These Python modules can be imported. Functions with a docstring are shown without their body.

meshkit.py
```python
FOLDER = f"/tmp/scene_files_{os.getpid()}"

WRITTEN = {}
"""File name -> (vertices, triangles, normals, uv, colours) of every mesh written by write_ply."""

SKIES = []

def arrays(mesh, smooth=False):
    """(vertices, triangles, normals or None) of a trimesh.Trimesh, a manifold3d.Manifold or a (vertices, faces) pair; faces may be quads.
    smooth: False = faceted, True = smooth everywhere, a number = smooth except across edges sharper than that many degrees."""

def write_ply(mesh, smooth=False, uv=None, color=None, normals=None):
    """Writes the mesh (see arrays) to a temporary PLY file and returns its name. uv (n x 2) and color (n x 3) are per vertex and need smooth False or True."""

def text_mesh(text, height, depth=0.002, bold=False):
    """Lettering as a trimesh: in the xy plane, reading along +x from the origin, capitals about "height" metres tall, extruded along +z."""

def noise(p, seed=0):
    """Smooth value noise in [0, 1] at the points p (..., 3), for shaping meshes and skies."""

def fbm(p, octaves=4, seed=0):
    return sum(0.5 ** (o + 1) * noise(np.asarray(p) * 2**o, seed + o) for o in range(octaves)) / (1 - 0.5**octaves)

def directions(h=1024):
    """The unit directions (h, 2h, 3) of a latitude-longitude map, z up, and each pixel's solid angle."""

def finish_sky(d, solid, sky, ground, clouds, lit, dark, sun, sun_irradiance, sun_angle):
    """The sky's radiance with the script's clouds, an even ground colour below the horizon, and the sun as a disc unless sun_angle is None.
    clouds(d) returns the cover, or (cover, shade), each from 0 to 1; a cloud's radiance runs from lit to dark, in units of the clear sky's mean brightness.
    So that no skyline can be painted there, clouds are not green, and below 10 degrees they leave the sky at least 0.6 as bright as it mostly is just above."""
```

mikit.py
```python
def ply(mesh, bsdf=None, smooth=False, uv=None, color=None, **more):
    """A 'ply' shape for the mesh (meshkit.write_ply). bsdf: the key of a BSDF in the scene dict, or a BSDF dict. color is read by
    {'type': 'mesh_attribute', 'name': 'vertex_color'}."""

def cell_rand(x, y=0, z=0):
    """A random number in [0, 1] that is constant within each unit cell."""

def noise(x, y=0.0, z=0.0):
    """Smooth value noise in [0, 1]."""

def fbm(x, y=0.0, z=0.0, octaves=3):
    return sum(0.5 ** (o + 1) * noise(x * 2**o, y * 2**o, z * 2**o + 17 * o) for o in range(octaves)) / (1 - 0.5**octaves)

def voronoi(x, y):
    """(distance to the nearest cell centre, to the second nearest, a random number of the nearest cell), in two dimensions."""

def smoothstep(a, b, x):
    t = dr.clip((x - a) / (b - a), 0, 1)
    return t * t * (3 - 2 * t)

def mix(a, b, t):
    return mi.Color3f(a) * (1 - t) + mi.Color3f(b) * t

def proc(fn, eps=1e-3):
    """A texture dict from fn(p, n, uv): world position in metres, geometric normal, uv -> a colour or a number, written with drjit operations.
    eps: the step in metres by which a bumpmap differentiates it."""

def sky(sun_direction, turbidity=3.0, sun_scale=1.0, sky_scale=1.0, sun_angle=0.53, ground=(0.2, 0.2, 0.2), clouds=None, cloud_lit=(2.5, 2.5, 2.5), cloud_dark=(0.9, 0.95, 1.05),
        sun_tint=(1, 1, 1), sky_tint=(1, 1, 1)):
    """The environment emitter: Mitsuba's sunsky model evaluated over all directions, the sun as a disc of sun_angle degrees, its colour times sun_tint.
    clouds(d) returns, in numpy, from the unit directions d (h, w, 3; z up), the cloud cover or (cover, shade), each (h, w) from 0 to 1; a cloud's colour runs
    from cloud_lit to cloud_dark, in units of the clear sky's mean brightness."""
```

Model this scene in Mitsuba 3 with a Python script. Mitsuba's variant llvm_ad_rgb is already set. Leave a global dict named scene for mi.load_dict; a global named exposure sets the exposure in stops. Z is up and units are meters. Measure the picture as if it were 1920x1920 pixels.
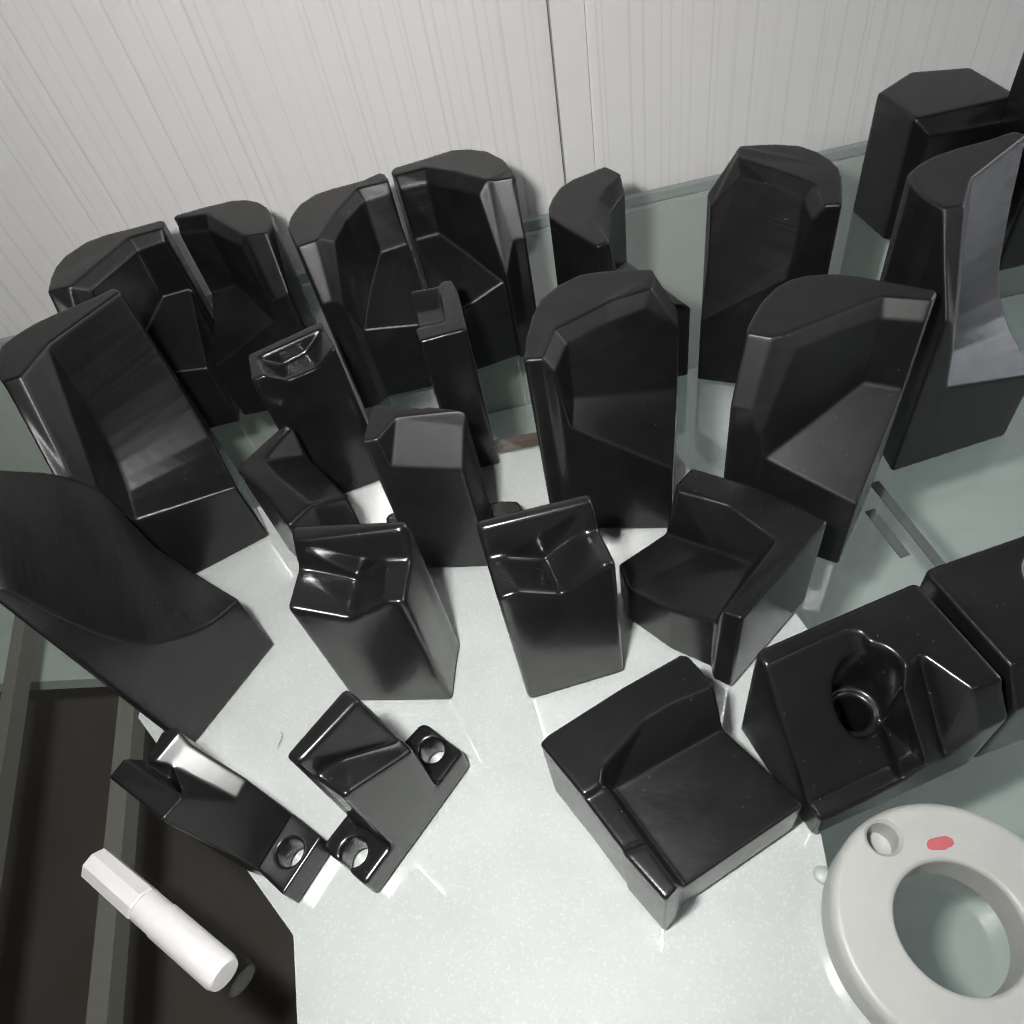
import math, random
import numpy as np, trimesh, mapbox_earcut
from collections import defaultdict
from scipy.ndimage import gaussian_filter, map_coordinates
import mitsuba as mi, drjit as dr, mikit, meshkit
from mikit import proc, noise, fbm, smoothstep, mix, cell_rand, voronoi

T = mi.ScalarTransform4f
MM = 0.001
scene, labels = {}, {}
# ------------------------------------------------------------------ camera, lamps, exposure
exposure = 3.0
EYE, FOV, PITCH, ROLL = np.array([0.0, 0.0, 0.45]), 67.0146, math.radians(51.268), math.radians(13.678)
fwd = np.array([0, math.cos(PITCH), -math.sin(PITCH)])
down0, right0 = np.array([0, -math.sin(PITCH), -math.cos(PITCH)]), np.array([1.0, 0, 0])
right = math.cos(ROLL) * right0 + math.sin(ROLL) * down0
down = math.cos(ROLL) * down0 - math.sin(ROLL) * right0
scene['camera'] = {'type': 'perspective', 'fov': FOV, 'fov_axis': 'x', 'near_clip': 0.02, 'far_clip': 30.0,
                   'to_world': T().look_at(origin=EYE.tolist(), target=(EYE + fwd).tolist(), up=(-down).tolist())}
# the compact camera's own flash: a small window left of and above the lens
FLASH = EYE - 0.065 * right - 0.040 * down + 0.0 * fwd
scene['flash'] = {'type': 'rectangle', 'to_world': T().look_at(origin=FLASH.tolist(), target=(FLASH + fwd).tolist(), up=(-down).tolist()).scale([0.016, 0.010, 1]),
                  'bsdf': {'type': 'diffuse', 'reflectance': {'type': 'rgb', 'value': 0.1}},
                  'emitter': {'type': 'area', 'radiance': {'type': 'rgb', 'value': [325 * 1.0, 325 * 0.985, 325 * 0.96]}}}
# ceiling lamps of the room, high above and behind the photographer
for i, (x, y, w, d, r) in enumerate([(-0.9, -1.3, 0.15, 0.6, 0.45), (1.1, -1.3, 0.15, 0.6, 0.45)]):
    scene['ceiling_lamp' if i == 0 else 'ceiling_lamp_%03d' % i] = {'type': 'rectangle', 'to_world': T().translate([x, y, 2.2]).rotate([1, 0, 0], 180).scale([w, d, 1]),
        'bsdf': {'type': 'diffuse'}, 'emitter': {'type': 'area', 'radiance': {'type': 'rgb', 'value': [r, r * 0.98, r * 0.92]}}}
# daylight from the room's window, on the right
scene['window_light'] = {'type': 'rectangle', 'to_world': T().look_at(origin=[2.1, 0.5, 0.85], target=[0.1, 0.4, 0.2], up=[0, 0, 1]).scale([0.75, 0.6, 1]),
        'bsdf': {'type': 'diffuse'}, 'emitter': {'type': 'area', 'radiance': {'type': 'rgb', 'value': [0.6 * 0.95, 0.6 * 0.98, 0.6 * 1.05]}}}
labels['window_light'] = {'label': 'bright window of the room far to the right of the table', 'category': 'window'}
labels['flash'] = {'label': 'small rectangular flash lamp of the camera beside its lens', 'category': 'lamp'}
labels['ceiling_lamp'] = {'label': 'long ceiling lamp panel above the left side of the table', 'category': 'lamp'}
labels['ceiling_lamp_001'] = {'label': 'long ceiling lamp panel above the right side of the table', 'category': 'lamp'}

# ------------------------------------------------------------------ materials
def rgb(*c): return {'type': 'rgb', 'value': list(c) if len(c) == 3 else [c[0]] * 3}
def principled(base, rough, spec=0.5, **k):
    return {'type': 'principled', 'base_color': base if isinstance(base, dict) else rgb(*base), 'roughness': rough, 'specular': spec, **k}
def sharp(p, s): return noise(p.x * s, p.y * s, p.z * s)
def side_lines(p, n, uv):      # cutter marks: level lines round the upright faces, a fine crosswise grain on the faces that look up
    up = dr.abs(n.z)
    lines = noise(p.z * 2600.0, p.x * 9.0, p.y * 9.0) + 0.6 * noise(p.z * 900.0 + 40.0, p.x * 5.0, p.y * 5.0)
    grain = noise(p.x * 1500.0, p.y * 1500.0, p.z * 1500.0)
    steps = 1.6 * dr.sin(p.z * 2 * math.pi / 0.00042)
    return dr.select(up < 0.08, lines, dr.select(up < 0.80, steps, grain))
def plastic_colour(p, n, uv):
    w = fbm(p.x * 60, p.y * 60, p.z * 60)
    # specks of dust and swarf: one chance per 5 mm cell, on the faces that look up more than on the upright ones
    side = dr.abs(n.z) < 0.5
    a, b = dr.select(side, (p.x + p.y) * 1.4, p.x) * 200.0, dr.select(side, p.z, p.y) * 200.0
    ca, cb = dr.floor(a), dr.floor(b)
    d = dr.sqrt(dr.square(a - ca - 0.2 - 0.6 * cell_rand(ca, cb, 1)) + dr.square(b - cb - 0.2 - 0.6 * cell_rand(ca, cb, 2)))
    dust = (1 - smoothstep(0.02, 0.075, d)) * dr.select(cell_rand(ca, cb, 3) > dr.select(side, 0.985, 0.955), 1.0, 0.0)
    film = smoothstep(0.45, 0.8, fbm(p.x * 22 + 9, p.y * 22, p.z * 22)) * smoothstep(0.5, 0.9, n.z)      # a faint dust film
    return mix(mix((0.004, 0.004, 0.0043), (0.008, 0.0075, 0.008), w) + mi.Color3f(0.004) * film, (0.16, 0.16, 0.16), 0.7 * dust)
def tool_lines(p, n):          # level cutter lines on upright faces, visible as streaks of duller and shinier plastic
    t = noise(p.z * 700.0, p.x * 14.0, p.y * 14.0) * 0.6 + 0.4 * noise(p.z * 1500.0, p.x * 25.0, p.y * 25.0)
    t2 = noise(p.x * 300.0 + p.y * 1500.0, p.x * 200.0, p.y * 200.0)
    return dr.select(dr.abs(n.z) < 0.5, t, 0.5 + 0.25 * (t2 - 0.5))
def plastic_rough(p, n, uv):
    w = fbm(p.x * 35 + 3, p.y * 35, p.z * 35)
    slope = smoothstep(0.10, 0.25, n.z) * (1 - smoothstep(0.73, 0.8, n.z))
    return 0.20 + 0.08 * w + 0.16 * (tool_lines(p, n) - 0.5) + 0.17 * slope
def plastic_rough_gloss(p, n, uv):
    w = fbm(p.x * 35 + 3, p.y * 35, p.z * 35)
    return 0.16 + 0.07 * w + 0.10 * (tool_lines(p, n) - 0.5)
def plastic_rough_matte(p, n, uv):
    return plastic_rough(p, n, uv) + 0.13
pcol, pbump = proc(plastic_colour), proc(side_lines, 0.00015)
def plastic(rough, spec): return {'type': 'bumpmap', 'scale': 0.000012, 'arbitrary': pbump, 'nested_bsdf': principled(pcol, proc(rough), spec)}
scene['black_plastic'] = {'type': 'twosided', 'bsdf': plastic(plastic_rough, 0.45)}
scene['glossy_black_plastic'] = {'type': 'twosided', 'bsdf': plastic(plastic_rough_gloss, 0.6)}
scene['matte_black_plastic'] = {'type': 'twosided', 'bsdf': plastic(plastic_rough_matte, 0.52)}
scene['strip_plastic'] = {'type': 'twosided', 'bsdf': principled((0.70, 0.69, 0.68), 0.4, 0.4)}
scene['clear_glass'] = {'type': 'thindielectric', 'int_ior': 1.52, 'specular_transmittance': rgb(0.92, 0.945, 0.932)}
def foam_colour(p, n, uv):
    d1, d2, c = voronoi(p.x * 900, p.y * 900)
    cloud = fbm(p.x * 40, p.y * 40, p.z)
    return mi.Color3f(0.53, 0.532, 0.532) * (0.90 + 0.08 * cloud + 0.10 * smoothstep(0.80, 1.0, c))
def foam_bump(p, n, uv):
    d1, d2, c = voronoi(p.x * 900, p.y * 900)
    return dr.minimum(d2 - d1, 0.4) + 0.5 * c
scene['foam_white'] = {'type': 'twosided', 'bsdf': {'type': 'bumpmap', 'scale': 0.0003, 'arbitrary': proc(foam_bump, 0.0003), 'nested_bsdf': principled(proc(foam_colour), 0.45, 0.4)}}
def shelf_colour(p, n, uv): return mi.Color3f(0.50, 0.57, 0.53) * (0.80 + 0.25 * fbm(p.x * 9, p.y * 30, 0.3))
scene['shelf_board'] = {'type': 'twosided', 'bsdf': principled(proc(shelf_colour), 0.6, 0.3)}
def floor_colour(p, n, uv): return mix((0.10, 0.085, 0.075), (0.15, 0.13, 0.12), fbm(p.x * 14, p.y * 14, 0.2))
scene['apron_grey'] = {'type': 'twosided', 'bsdf': principled((0.38, 0.42, 0.39), 0.6, 0.3)}
scene['floor_dark'] = {'type': 'twosided', 'bsdf': principled(proc(floor_colour), 0.55, 0.4)}
scene['rail_metal'] = {'type': 'twosided', 'bsdf': principled((0.15, 0.145, 0.125), 0.5, 0.5)}
scene['brown_wood'] = {'type': 'twosided', 'bsdf': principled((0.12, 0.088, 0.075), 0.5, 0.4)}
scene['dark_bar'] = {'type': 'twosided', 'bsdf': principled((0.10, 0.11, 0.11), 0.6, 0.3)}
scene['trim_grey'] = {'type': 'twosided', 'bsdf': principled((0.30, 0.34, 0.33), 0.4, 0.5)}
def wall_lines(x):             # drawn lines of the plastic panel: narrow upright grooves of uneven spacing and depth
    c = dr.floor(x / 21.0); g = mi.Float(0)
    for k in (-1, 0, 1):
        for q in (0, 1):
            at = (c + k + 0.15 + 0.7 * cell_rand(c + k, q, 3)) * 21.0
            wd = 0.7 + 1.3 * cell_rand(c + k, q, 5)
            dp = 0.35 + 0.65 * cell_rand(c + k, q, 7)
            g = dr.maximum(g, dp * (1 - smoothstep(0.3 * wd, wd, dr.abs(x - at))))
    return g
def wall_bump(p, n, uv): return -wall_lines(p.x * 1000.0)
def wall_colour(p, n, uv): return mi.Color3f(0.71, 0.70, 0.69) * (0.96 + 0.07 * fbm(p.x * 4.0, p.z * 3.0, 0.7)) * (1.0 - 0.11 * wall_lines(p.x * 1000.0))
scene['wall_plastic'] = {'type': 'twosided', 'bsdf': {'type': 'bumpmap', 'scale': 0.0003, 'arbitrary': proc(wall_bump, 0.0004), 'nested_bsdf': principled(proc(wall_colour), 0.42, 0.4)}}
scene['white_plastic'] = {'type': 'twosided', 'bsdf': principled((0.58, 0.572, 0.568), 0.35, 0.5)}
def nylon_colour(p, n, uv): return mi.Color3f(0.33, 0.335, 0.32) * (0.92 + 0.12 * fbm(p.x * 50, p.y * 50, p.z * 50))
scene['white_nylon'] = {'type': 'twosided', 'bsdf': principled(proc(nylon_colour), 0.42, 0.4)}
scene['dark_thread'] = {'type': 'twosided', 'bsdf': principled((0.02, 0.02, 0.02), 0.6, 0.3)}
scene['red_ink'] = {'type': 'twosided', 'bsdf': principled((0.36, 0.09, 0.10), 0.5, 0.3)}
scene['frosted_edge'] = {'type': 'twosided', 'bsdf': principled((0.24, 0.28, 0.27), 0.35, 0.5)}

def add(key, mesh, bsdf, label=None, cat=None, group=None, kind=None, smooth=False, **more):
    if isinstance(mesh, trimesh.Trimesh): mesh = mesh.copy()
    scene[key] = mikit.ply(mesh, bsdf, smooth=smooth, **more)
    d = {}
    if label: d['label'] = label
    if cat: d['category'] = cat
    if group: d['group'] = group
    if kind: d['kind'] = kind
    if d: labels[key] = d
def box(x0, x1, y0, y1, z0, z1):
    m = trimesh.creation.box([x1 - x0, y1 - y0, z1 - z0]); m.apply_translation([(x0 + x1) / 2, (y0 + y1) / 2, (z0 + z1) / 2]); return m
def slab(poly, z0, z1):
    from shapely.geometry import Polygon
    m = trimesh.creation.extrude_polygon(Polygon(poly), (z1 - z0) * MM, engine='earcut')
    m.vertices[:, :2] *= 1; m.apply_translation([0, 0, z0 * MM]); return m
def mm(poly): return [(x * MM, y * MM) for x, y in poly]
# ------------------------------------------------------------------ the table, what lies under its glass, and the wall
WD = np.array([0.9997, -0.025]); WN = np.array([0.025, 0.9997]); W0 = np.array([0.2060, 0.7440])   # the table's back edge and the wall run along WD
def along(s, t): return (W0 + s * WD + t * WN)
gl = [along(-1.1, -0.012), along(0.9, -0.012), along(0.9, -1.35), along(-1.1, -1.35)]
add('glass_tabletop', (np.array([[*q, -0.0004] for q in gl]), np.array([[0, 2, 1], [0, 3, 2]])), 'clear_glass', 'clear greenish glass tabletop that all the black blocks stand on', 'tabletop')
e = np.array([[*along(s, t), z] for s in (-1.1, 0.9) for t in (-0.0119, -0.004) for z in (-0.010, -0.0004)])
add('glass_tabletop__back_edge', trimesh.convex.convex_hull(e), 'frosted_edge')
foam = [(-279, 269), (-172, 112), (-150, -400), (85, -400), (112, 60), (128, 130), (165, 214), (150, 300), (128, 413), (30, 424), (-60, 432), (-180, 443), (-262, 400)]
add('foam_sheet', slab(mm(foam), -8, -6), 'foam_white', 'thin white sparkling foam sheet lying under the glass in the middle', 'foam sheet')
shelf = [along(0.9, -0.02), along(0.9, -1.2), along(-0.10, -1.2), along(-0.62, -0.30), along(-1.05, -0.22), along(-1.05, -0.02)]
add('lower_shelf', slab([tuple(q) for q in shelf], -270, -250), 'shelf_board', 'pale lower shelf seen dimly through the glass tabletop', 'shelf')
e = np.array([[*along(s, t), z] for s in (-1.1, 0.9) for t in (-0.018, -0.012) for z in (-0.27, -0.012)])
add('back_apron', trimesh.convex.convex_hull(e), 'apron_grey', 'grey green apron board below the back edge of the glass tabletop', 'board')
add('floor', (np.array([[-4, -3, -0.55], [4, -3, -0.55], [4, 3, -0.55], [-4, 3, -0.55]]), np.array([[0, 1, 2], [0, 2, 3]])), 'floor_dark', kind='structure')
def bar(p, q, w, hgt, z):   # a straight square bar from p to q, its top at z (mm)
    p, q = np.array(p, float) * MM, np.array(q, float) * MM; d = (q - p) / np.linalg.norm(q - p); n = np.array([-d[1], d[0]]) * w * MM / 2
    return trimesh.convex.convex_hull(np.array([[*(c + s * n), zz] for c in (p, q) for s in (-1, 1) for zz in (z * MM, (z - hgt) * MM)]))
add('table_rail', bar((-45, 452), (140, 436), 7, 9, -14), 'brown_wood', 'thin reddish brown rail under the glass behind the foam sheet', 'rail')
for i, (p, q, lab) in enumerate([((-500, 600), (-455, 40), 'grey steel bar under the glass, leftmost of the two at lower left'), ((-372, 460), (-352, 0), 'grey steel bar under the glass beside the edge of the foam sheet')]):
    add('under_bar' if i == 0 else 'under_bar_001', bar(p, q, 15 if i else 12, 20, -130), 'rail_metal', lab, 'bar', 'steel bars under the glass')
for i, (p, q) in enumerate([((258, 316), (266, 232)), ((244, 294), (248, 252))]):
    add('dark_strip' if i == 0 else 'dark_strip_001', bar(p, q, 7, 1, -9), 'dark_bar', ['longer dark marker strip under the greenish glass at right', 'shorter dark marker strip under the greenish glass at right'][i], 'strip')
seam = (-0.0727, -0.0392)
sp = [-2.2, seam[0], seam[1], 2.2]
for i in range(2):
    a, b = (-2.2, seam[0]) if i == 0 else (seam[1], 2.2)
    v = np.array([[*along(s, t), z] for s in (a, b) for t in (0.004, 0.014) for z in (-0.56, 2.4)])
    add('wall__panel' if i == 0 else 'wall__panel_001', trimesh.convex.convex_hull(v), 'wall_plastic')
v = np.array([[*along(s, t), z] for s in (seam[0] + 0.002, seam[1] - 0.001) for t in (0.0015, 0.012) for z in (-0.56, 2.4)])
add('wall__joint_strip', trimesh.convex.convex_hull(v), 'strip_plastic')
v = np.array([[*along(s, t), z] for s in (-2.2, 2.2) for t in (0.016, 0.03) for z in (-0.56, 2.4)])
add('wall__backing', trimesh.convex.convex_hull(v), 'white_plastic')
labels['wall'] = {'label': 'white plastic panel wall with fine upright lines behind the table', 'category': 'wall', 'kind': 'structure'}

# ------------------------------------------------------------------ the machined blocks
def tri_poly(P):
    """triangles of one 3D polygon (earcut in its best plane)"""
    P=np.asarray(P,float)
    if len(P)==3: return [[0,1,2]]
    n=np.zeros(3)
    for a,b in zip(P,np.roll(P,-1,0)): n+=np.cross(a,b)
    n/=np.linalg.norm(n); u=np.cross(n,[0.3,0.7,0.2]);u/=np.linalg.norm(u);w=np.cross(n,u)
    t=mapbox_earcut.triangulate_float64(np.stack([P@u,P@w],1),np.array([len(P)],np.uint32)).reshape(-1,3)
    return t.tolist()
def close_solid(V,faces,z0=-6.0):
    """top faces -> closed triangle list: boundary edges drop to z0, and the loop is capped"""
    V=np.asarray(V,float)
    T=[[f[i] for i in t] for f in faces for t in tri_poly(V[f])]
    # consistent winding by flood fill
    E=defaultdict(list)
    for i,t in enumerate(T):
        for a,b in ((0,1),(1,2),(2,0)): E[frozenset((t[a],t[b]))].append(i)
    done=[False]*len(T)
    for s in range(len(T)):
        if done[s]: continue
        done[s]=True;st=[s]
        while st:
            i=st.pop();t=T[i]
            for a,b in ((0,1),(1,2),(2,0)):
                for j in E[frozenset((t[a],t[b]))]:
                    if not done[j]:
                        q=T[j];k=q.index(t[a])
                        if q[(k+1)%3]==t[b]: T[j]=q[::-1]
                        done[j]=True;st.append(j)
    T=np.array(T)
    nz=np.cross(V[T[:,1]]-V[T[:,0]],V[T[:,2]]-V[T[:,0]])[:,2].sum()
    if nz<0: T=T[:,::-1]
    n=len(V); W=np.vstack([V,np.c_[V[:,:2],np.full(n,z0)]])
    out=T.tolist(); D={}
    for t in T.tolist():
        for a,b in ((t[0],t[1]),(t[1],t[2]),(t[2],t[0])): D[(a,b)]=1
    for (a,b) in list(D):
        if (b,a) not in D: out+=[[b,a,n+a],[b,n+a,n+b]]
    for t in T.tolist(): out.append([t[2]+n,t[1]+n,t[0]+n])
    return W,np.array(out)

def rounded(solids, sig, holes=(), step=1.0):
    """The closed solid of the top faces (mm), all its edges and hollows rounded off: its distance field on a grid is blurred by sig mm,
    cut level at the table, and meshed with surface nets. holes: (x, y, radius, floor height) bores from above."""
    closed = [close_solid(np.array(V, float), faces) for V, faces in solids]
    Wall = np.vstack([c[0] for c in closed])
    band, pad = 3.2 * sig + 1.6, 5.0
    rs = np.random.RandomState(len(Wall))
    lo = np.floor(Wall.min(0) - pad); lo[2] = -4.0
    lo[:2] += rs.rand(2) * 0.37
    hi = Wall.max(0) + pad
    n = np.ceil((hi - lo) / step).astype(int) + 1
    ax = [lo[k] + step * np.arange(n[k]) for k in range(3)]
    field = None
    for W, F in closed:
        D = np.full(n, band, np.float32)
        inside = np.zeros(n, bool)
        for t in F:
            a, b, c = W[t]
            nn = np.cross(b - a, c - a); L = np.linalg.norm(nn)
            if L < 1e-9: continue
            u = nn / L
            i0 = np.maximum(np.floor((np.minimum(np.minimum(a, b), c) - band - lo) / step).astype(int), 0)
            i1 = np.minimum(np.ceil((np.maximum(np.maximum(a, b), c) + band - lo) / step).astype(int) + 1, n)
            if (i1 <= i0).any(): continue
            X, Y, Zz = (ax[k][i0[k]:i1[k]] for k in range(3))
            pd = (u[0] * (X - a[0]))[:, None, None] + (u[1] * (Y - a[1]))[None, :, None] + (u[2] * (Zz - a[2]))[None, None, :]
            idx = np.nonzero(np.abs(pd) < band)
            P = np.stack([X[idx[0]], Y[idx[1]], Zz[idx[2]]], 1)
            d0 = pd[idx]
            Q = P - d0[:, None] * u
            out = np.zeros(len(P), bool); ed = np.full(len(P), 1e9)
            for s, e in ((a, b), (b, c), (c, a)):
                m = np.cross(e - s, u)
                side = (Q - s) @ m > 0
                out |= side
                h = np.clip(((P - s) @ (e - s)) / ((e - s) @ (e - s)), 0, 1)
                ed = np.minimum(ed, ((P - s - h[:, None] * (e - s)) ** 2).sum(1))
            dist = np.where(out, np.sqrt(ed), np.abs(d0)).astype(np.float32)
            sub = D[i0[0]:i1[0], i0[1]:i1[1], i0[2]:i1[2]]
            sub[idx] = np.minimum(sub[idx], dist)
            # parity of crossings above, column by column
            if abs(u[2]) > 1e-6:
                j0 = np.maximum(np.floor((np.minimum(np.minimum(a, b), c) - lo)[:2] / step).astype(int), 0)
                j1 = np.minimum(np.ceil((np.maximum(np.maximum(a, b), c) - lo)[:2] / step).astype(int) + 1, n[:2])
                x, y = np.meshgrid(ax[0][j0[0]:j1[0]], ax[1][j0[1]:j1[1]], indexing='ij')
                den = (b[1] - c[1]) * (a[0] - c[0]) + (c[0] - b[0]) * (a[1] - c[1])
                if abs(den) < 1e-9: continue
                l1 = ((b[1] - c[1]) * (x - c[0]) + (c[0] - b[0]) * (y - c[1])) / den
                l2 = ((c[1] - a[1]) * (x - c[0]) + (a[0] - c[0]) * (y - c[1])) / den
                l3 = 1 - l1 - l2
                hit = (l1 >= 0) & (l2 >= 0) & (l3 >= 0)
                zc = np.where(hit, l1 * a[2] + l2 * b[2] + l3 * c[2], -1e9)
                blk = inside[j0[0]:j1[0], j0[1]:j1[1]]
                blk ^= ax[2][None, None, :] < zc[:, :, None]
        D = np.where(inside, -D, D)
        field = D if field is None else np.minimum(field, D)
    D = field
    for (x, y, r, zf) in holes:
        rr = np.hypot(ax[0][:, None] - x, ax[1][None, :] - y) - r
        hole = np.maximum(np.broadcast_to(rr[:, :, None], n), (zf - ax[2])[None, None, :])
        D = np.maximum(D, -np.clip(hole, -band, band))
    D = gaussian_filter(D, sig / step, mode='nearest', truncate=3.2)
    D = np.maximum(D, (0.25 - ax[2])[None, None, :].astype(np.float32))
    S = D < 0
    # surface nets
    acc = np.zeros((*(n - 1), 3), np.float32); cnt = np.zeros(n - 1, np.float32)
    corners = [(i, j, k) for i in (0, 1) for j in (0, 1) for k in (0, 1)]
    sl = lambda c: tuple(slice(c[q], n[q] - 1 + c[q]) for q in range(3))
    for c1 in corners:
        for q in range(3):
            if c1[q]: continue
            c2 = list(c1); c2[q] = 1
            d1, d2 = D[sl(c1)], D[sl(c2)]
            cr = (d1 < 0) != (d2 < 0)
            if not cr.any(): continue
            ii = np.nonzero(cr); t = d1[ii] / (d1[ii] - d2[ii])
            p = np.tile(np.array(c1, np.float32), (len(t), 1)); p[:, q] += t
            acc[ii] += p; cnt[ii] += 1
    act = np.nonzero(cnt > 0)
    ids = np.full(n - 1, -1, np.int64); ids[act] = np.arange(len(act[0]))
    G = np.stack(act, 1) + acc[act] / cnt[act][:, None]
    quads = []
    for q in range(3):
        s1 = [slice(None)] * 3; s2 = [slice(None)] * 3; s1[q] = slice(0, -1); s2[q] = slice(1, None)
        A, Bb = S[tuple(s1)], S[tuple(s2)]
        u_, w_ = [(1, 2), (2, 0), (0, 1)][q]
        ch = A != Bb
        I = np.stack(np.nonzero(ch), 1)
        ok = (I[:, u_] > 0) & (I[:, w_] > 0) & (I[:, u_] < n[u_] - 1) & (I[:, w_] < n[w_] - 1)
        I = I[ok]
        def cell(du, dw):
            J = I.copy(); J[:, u_] -= du; J[:, w_] -= dw; return ids[J[:, 0], J[:, 1], J[:, 2]]
        qd = np.stack([cell(1, 1), cell(0, 1), cell(0, 0), cell(1, 0)], 1)
        fl = ~A[I[:, 0], I[:, 1], I[:, 2]]
        qd[fl] = qd[fl][:, ::-1]
        quads.append(qd)
    Qd = np.vstack(quads)
    g = np.stack([map_coordinates(x, G.T, order=1, mode='nearest') for x in np.gradient(D)], 1)
    N = g / np.maximum(np.linalg.norm(g, axis=1, keepdims=True), 1e-9)
    P = lo + step * G
    return P * MM, np.vstack([Qd[:, [0, 1, 2]], Qd[:, [0, 2, 3]]]), N
def add_block(key, bsdf, sig, V, faces, holes=(), label=None, group=None, step=1.0, more=()):
    v, f, nrm = rounded([(V, faces), *more], sig, holes, step)
    path = meshkit.write_ply((v, f), False, normals=nrm)
    scene[key] = {'type': 'ply', 'filename': path, 'face_normals': False, 'bsdf': {'type': 'ref', 'id': bsdf}}
    if label: labels[key] = {'label': label, 'category': 'block', 'group': group or 'black machined plastic blocks on the table'}

# every block: the corner points of its upward faces in millimetres, and the faces; its upright sides follow from the outline
add_block('plastic_block', 'black_plastic', 0.8, [(-295.2, 543.8, 154.3), (-297.5, 565.1, 153.2), (-296.6, 579.3, 153.1), (-291.9, 592.3, 153), (-277.2, 606.8, 152.9), (-260.5, 611.3, 152.9), (-234.4, 611.5, 152.9), (-217, 612.6, 153), (-213.3, 610, 153), (-213.8, 598.9, 153.1), (-241.1, 596.9, 153.1), (-278.1, 543.5, 154.3), (-237.2, 590, 144.4), (-266.5, 547.6, 145.4), (-214.6, 592.6, 145.3), (-281.2, 533.8, 135.6), (-293.1, 530.8, 137.4), (-279.9, 527.6, 76), (-239.8, 591.6, 100.4), (-216.9, 595.2, 99.3), (-215.2, 533.9, 62.3), (-239.1, 533.7, 65.9)],
    [[0,1,2,3,4,5,6,7,8,9,10,11],[11,10,12,13],[10,9,14,12],[0,11,15,16],[11,13,17,15],[13,12,18,17],[12,14,19,18],[18,19,20,21],[18,21,17]], [], 'black armchair-shaped block by the wall, leftmost of the back row')
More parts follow.
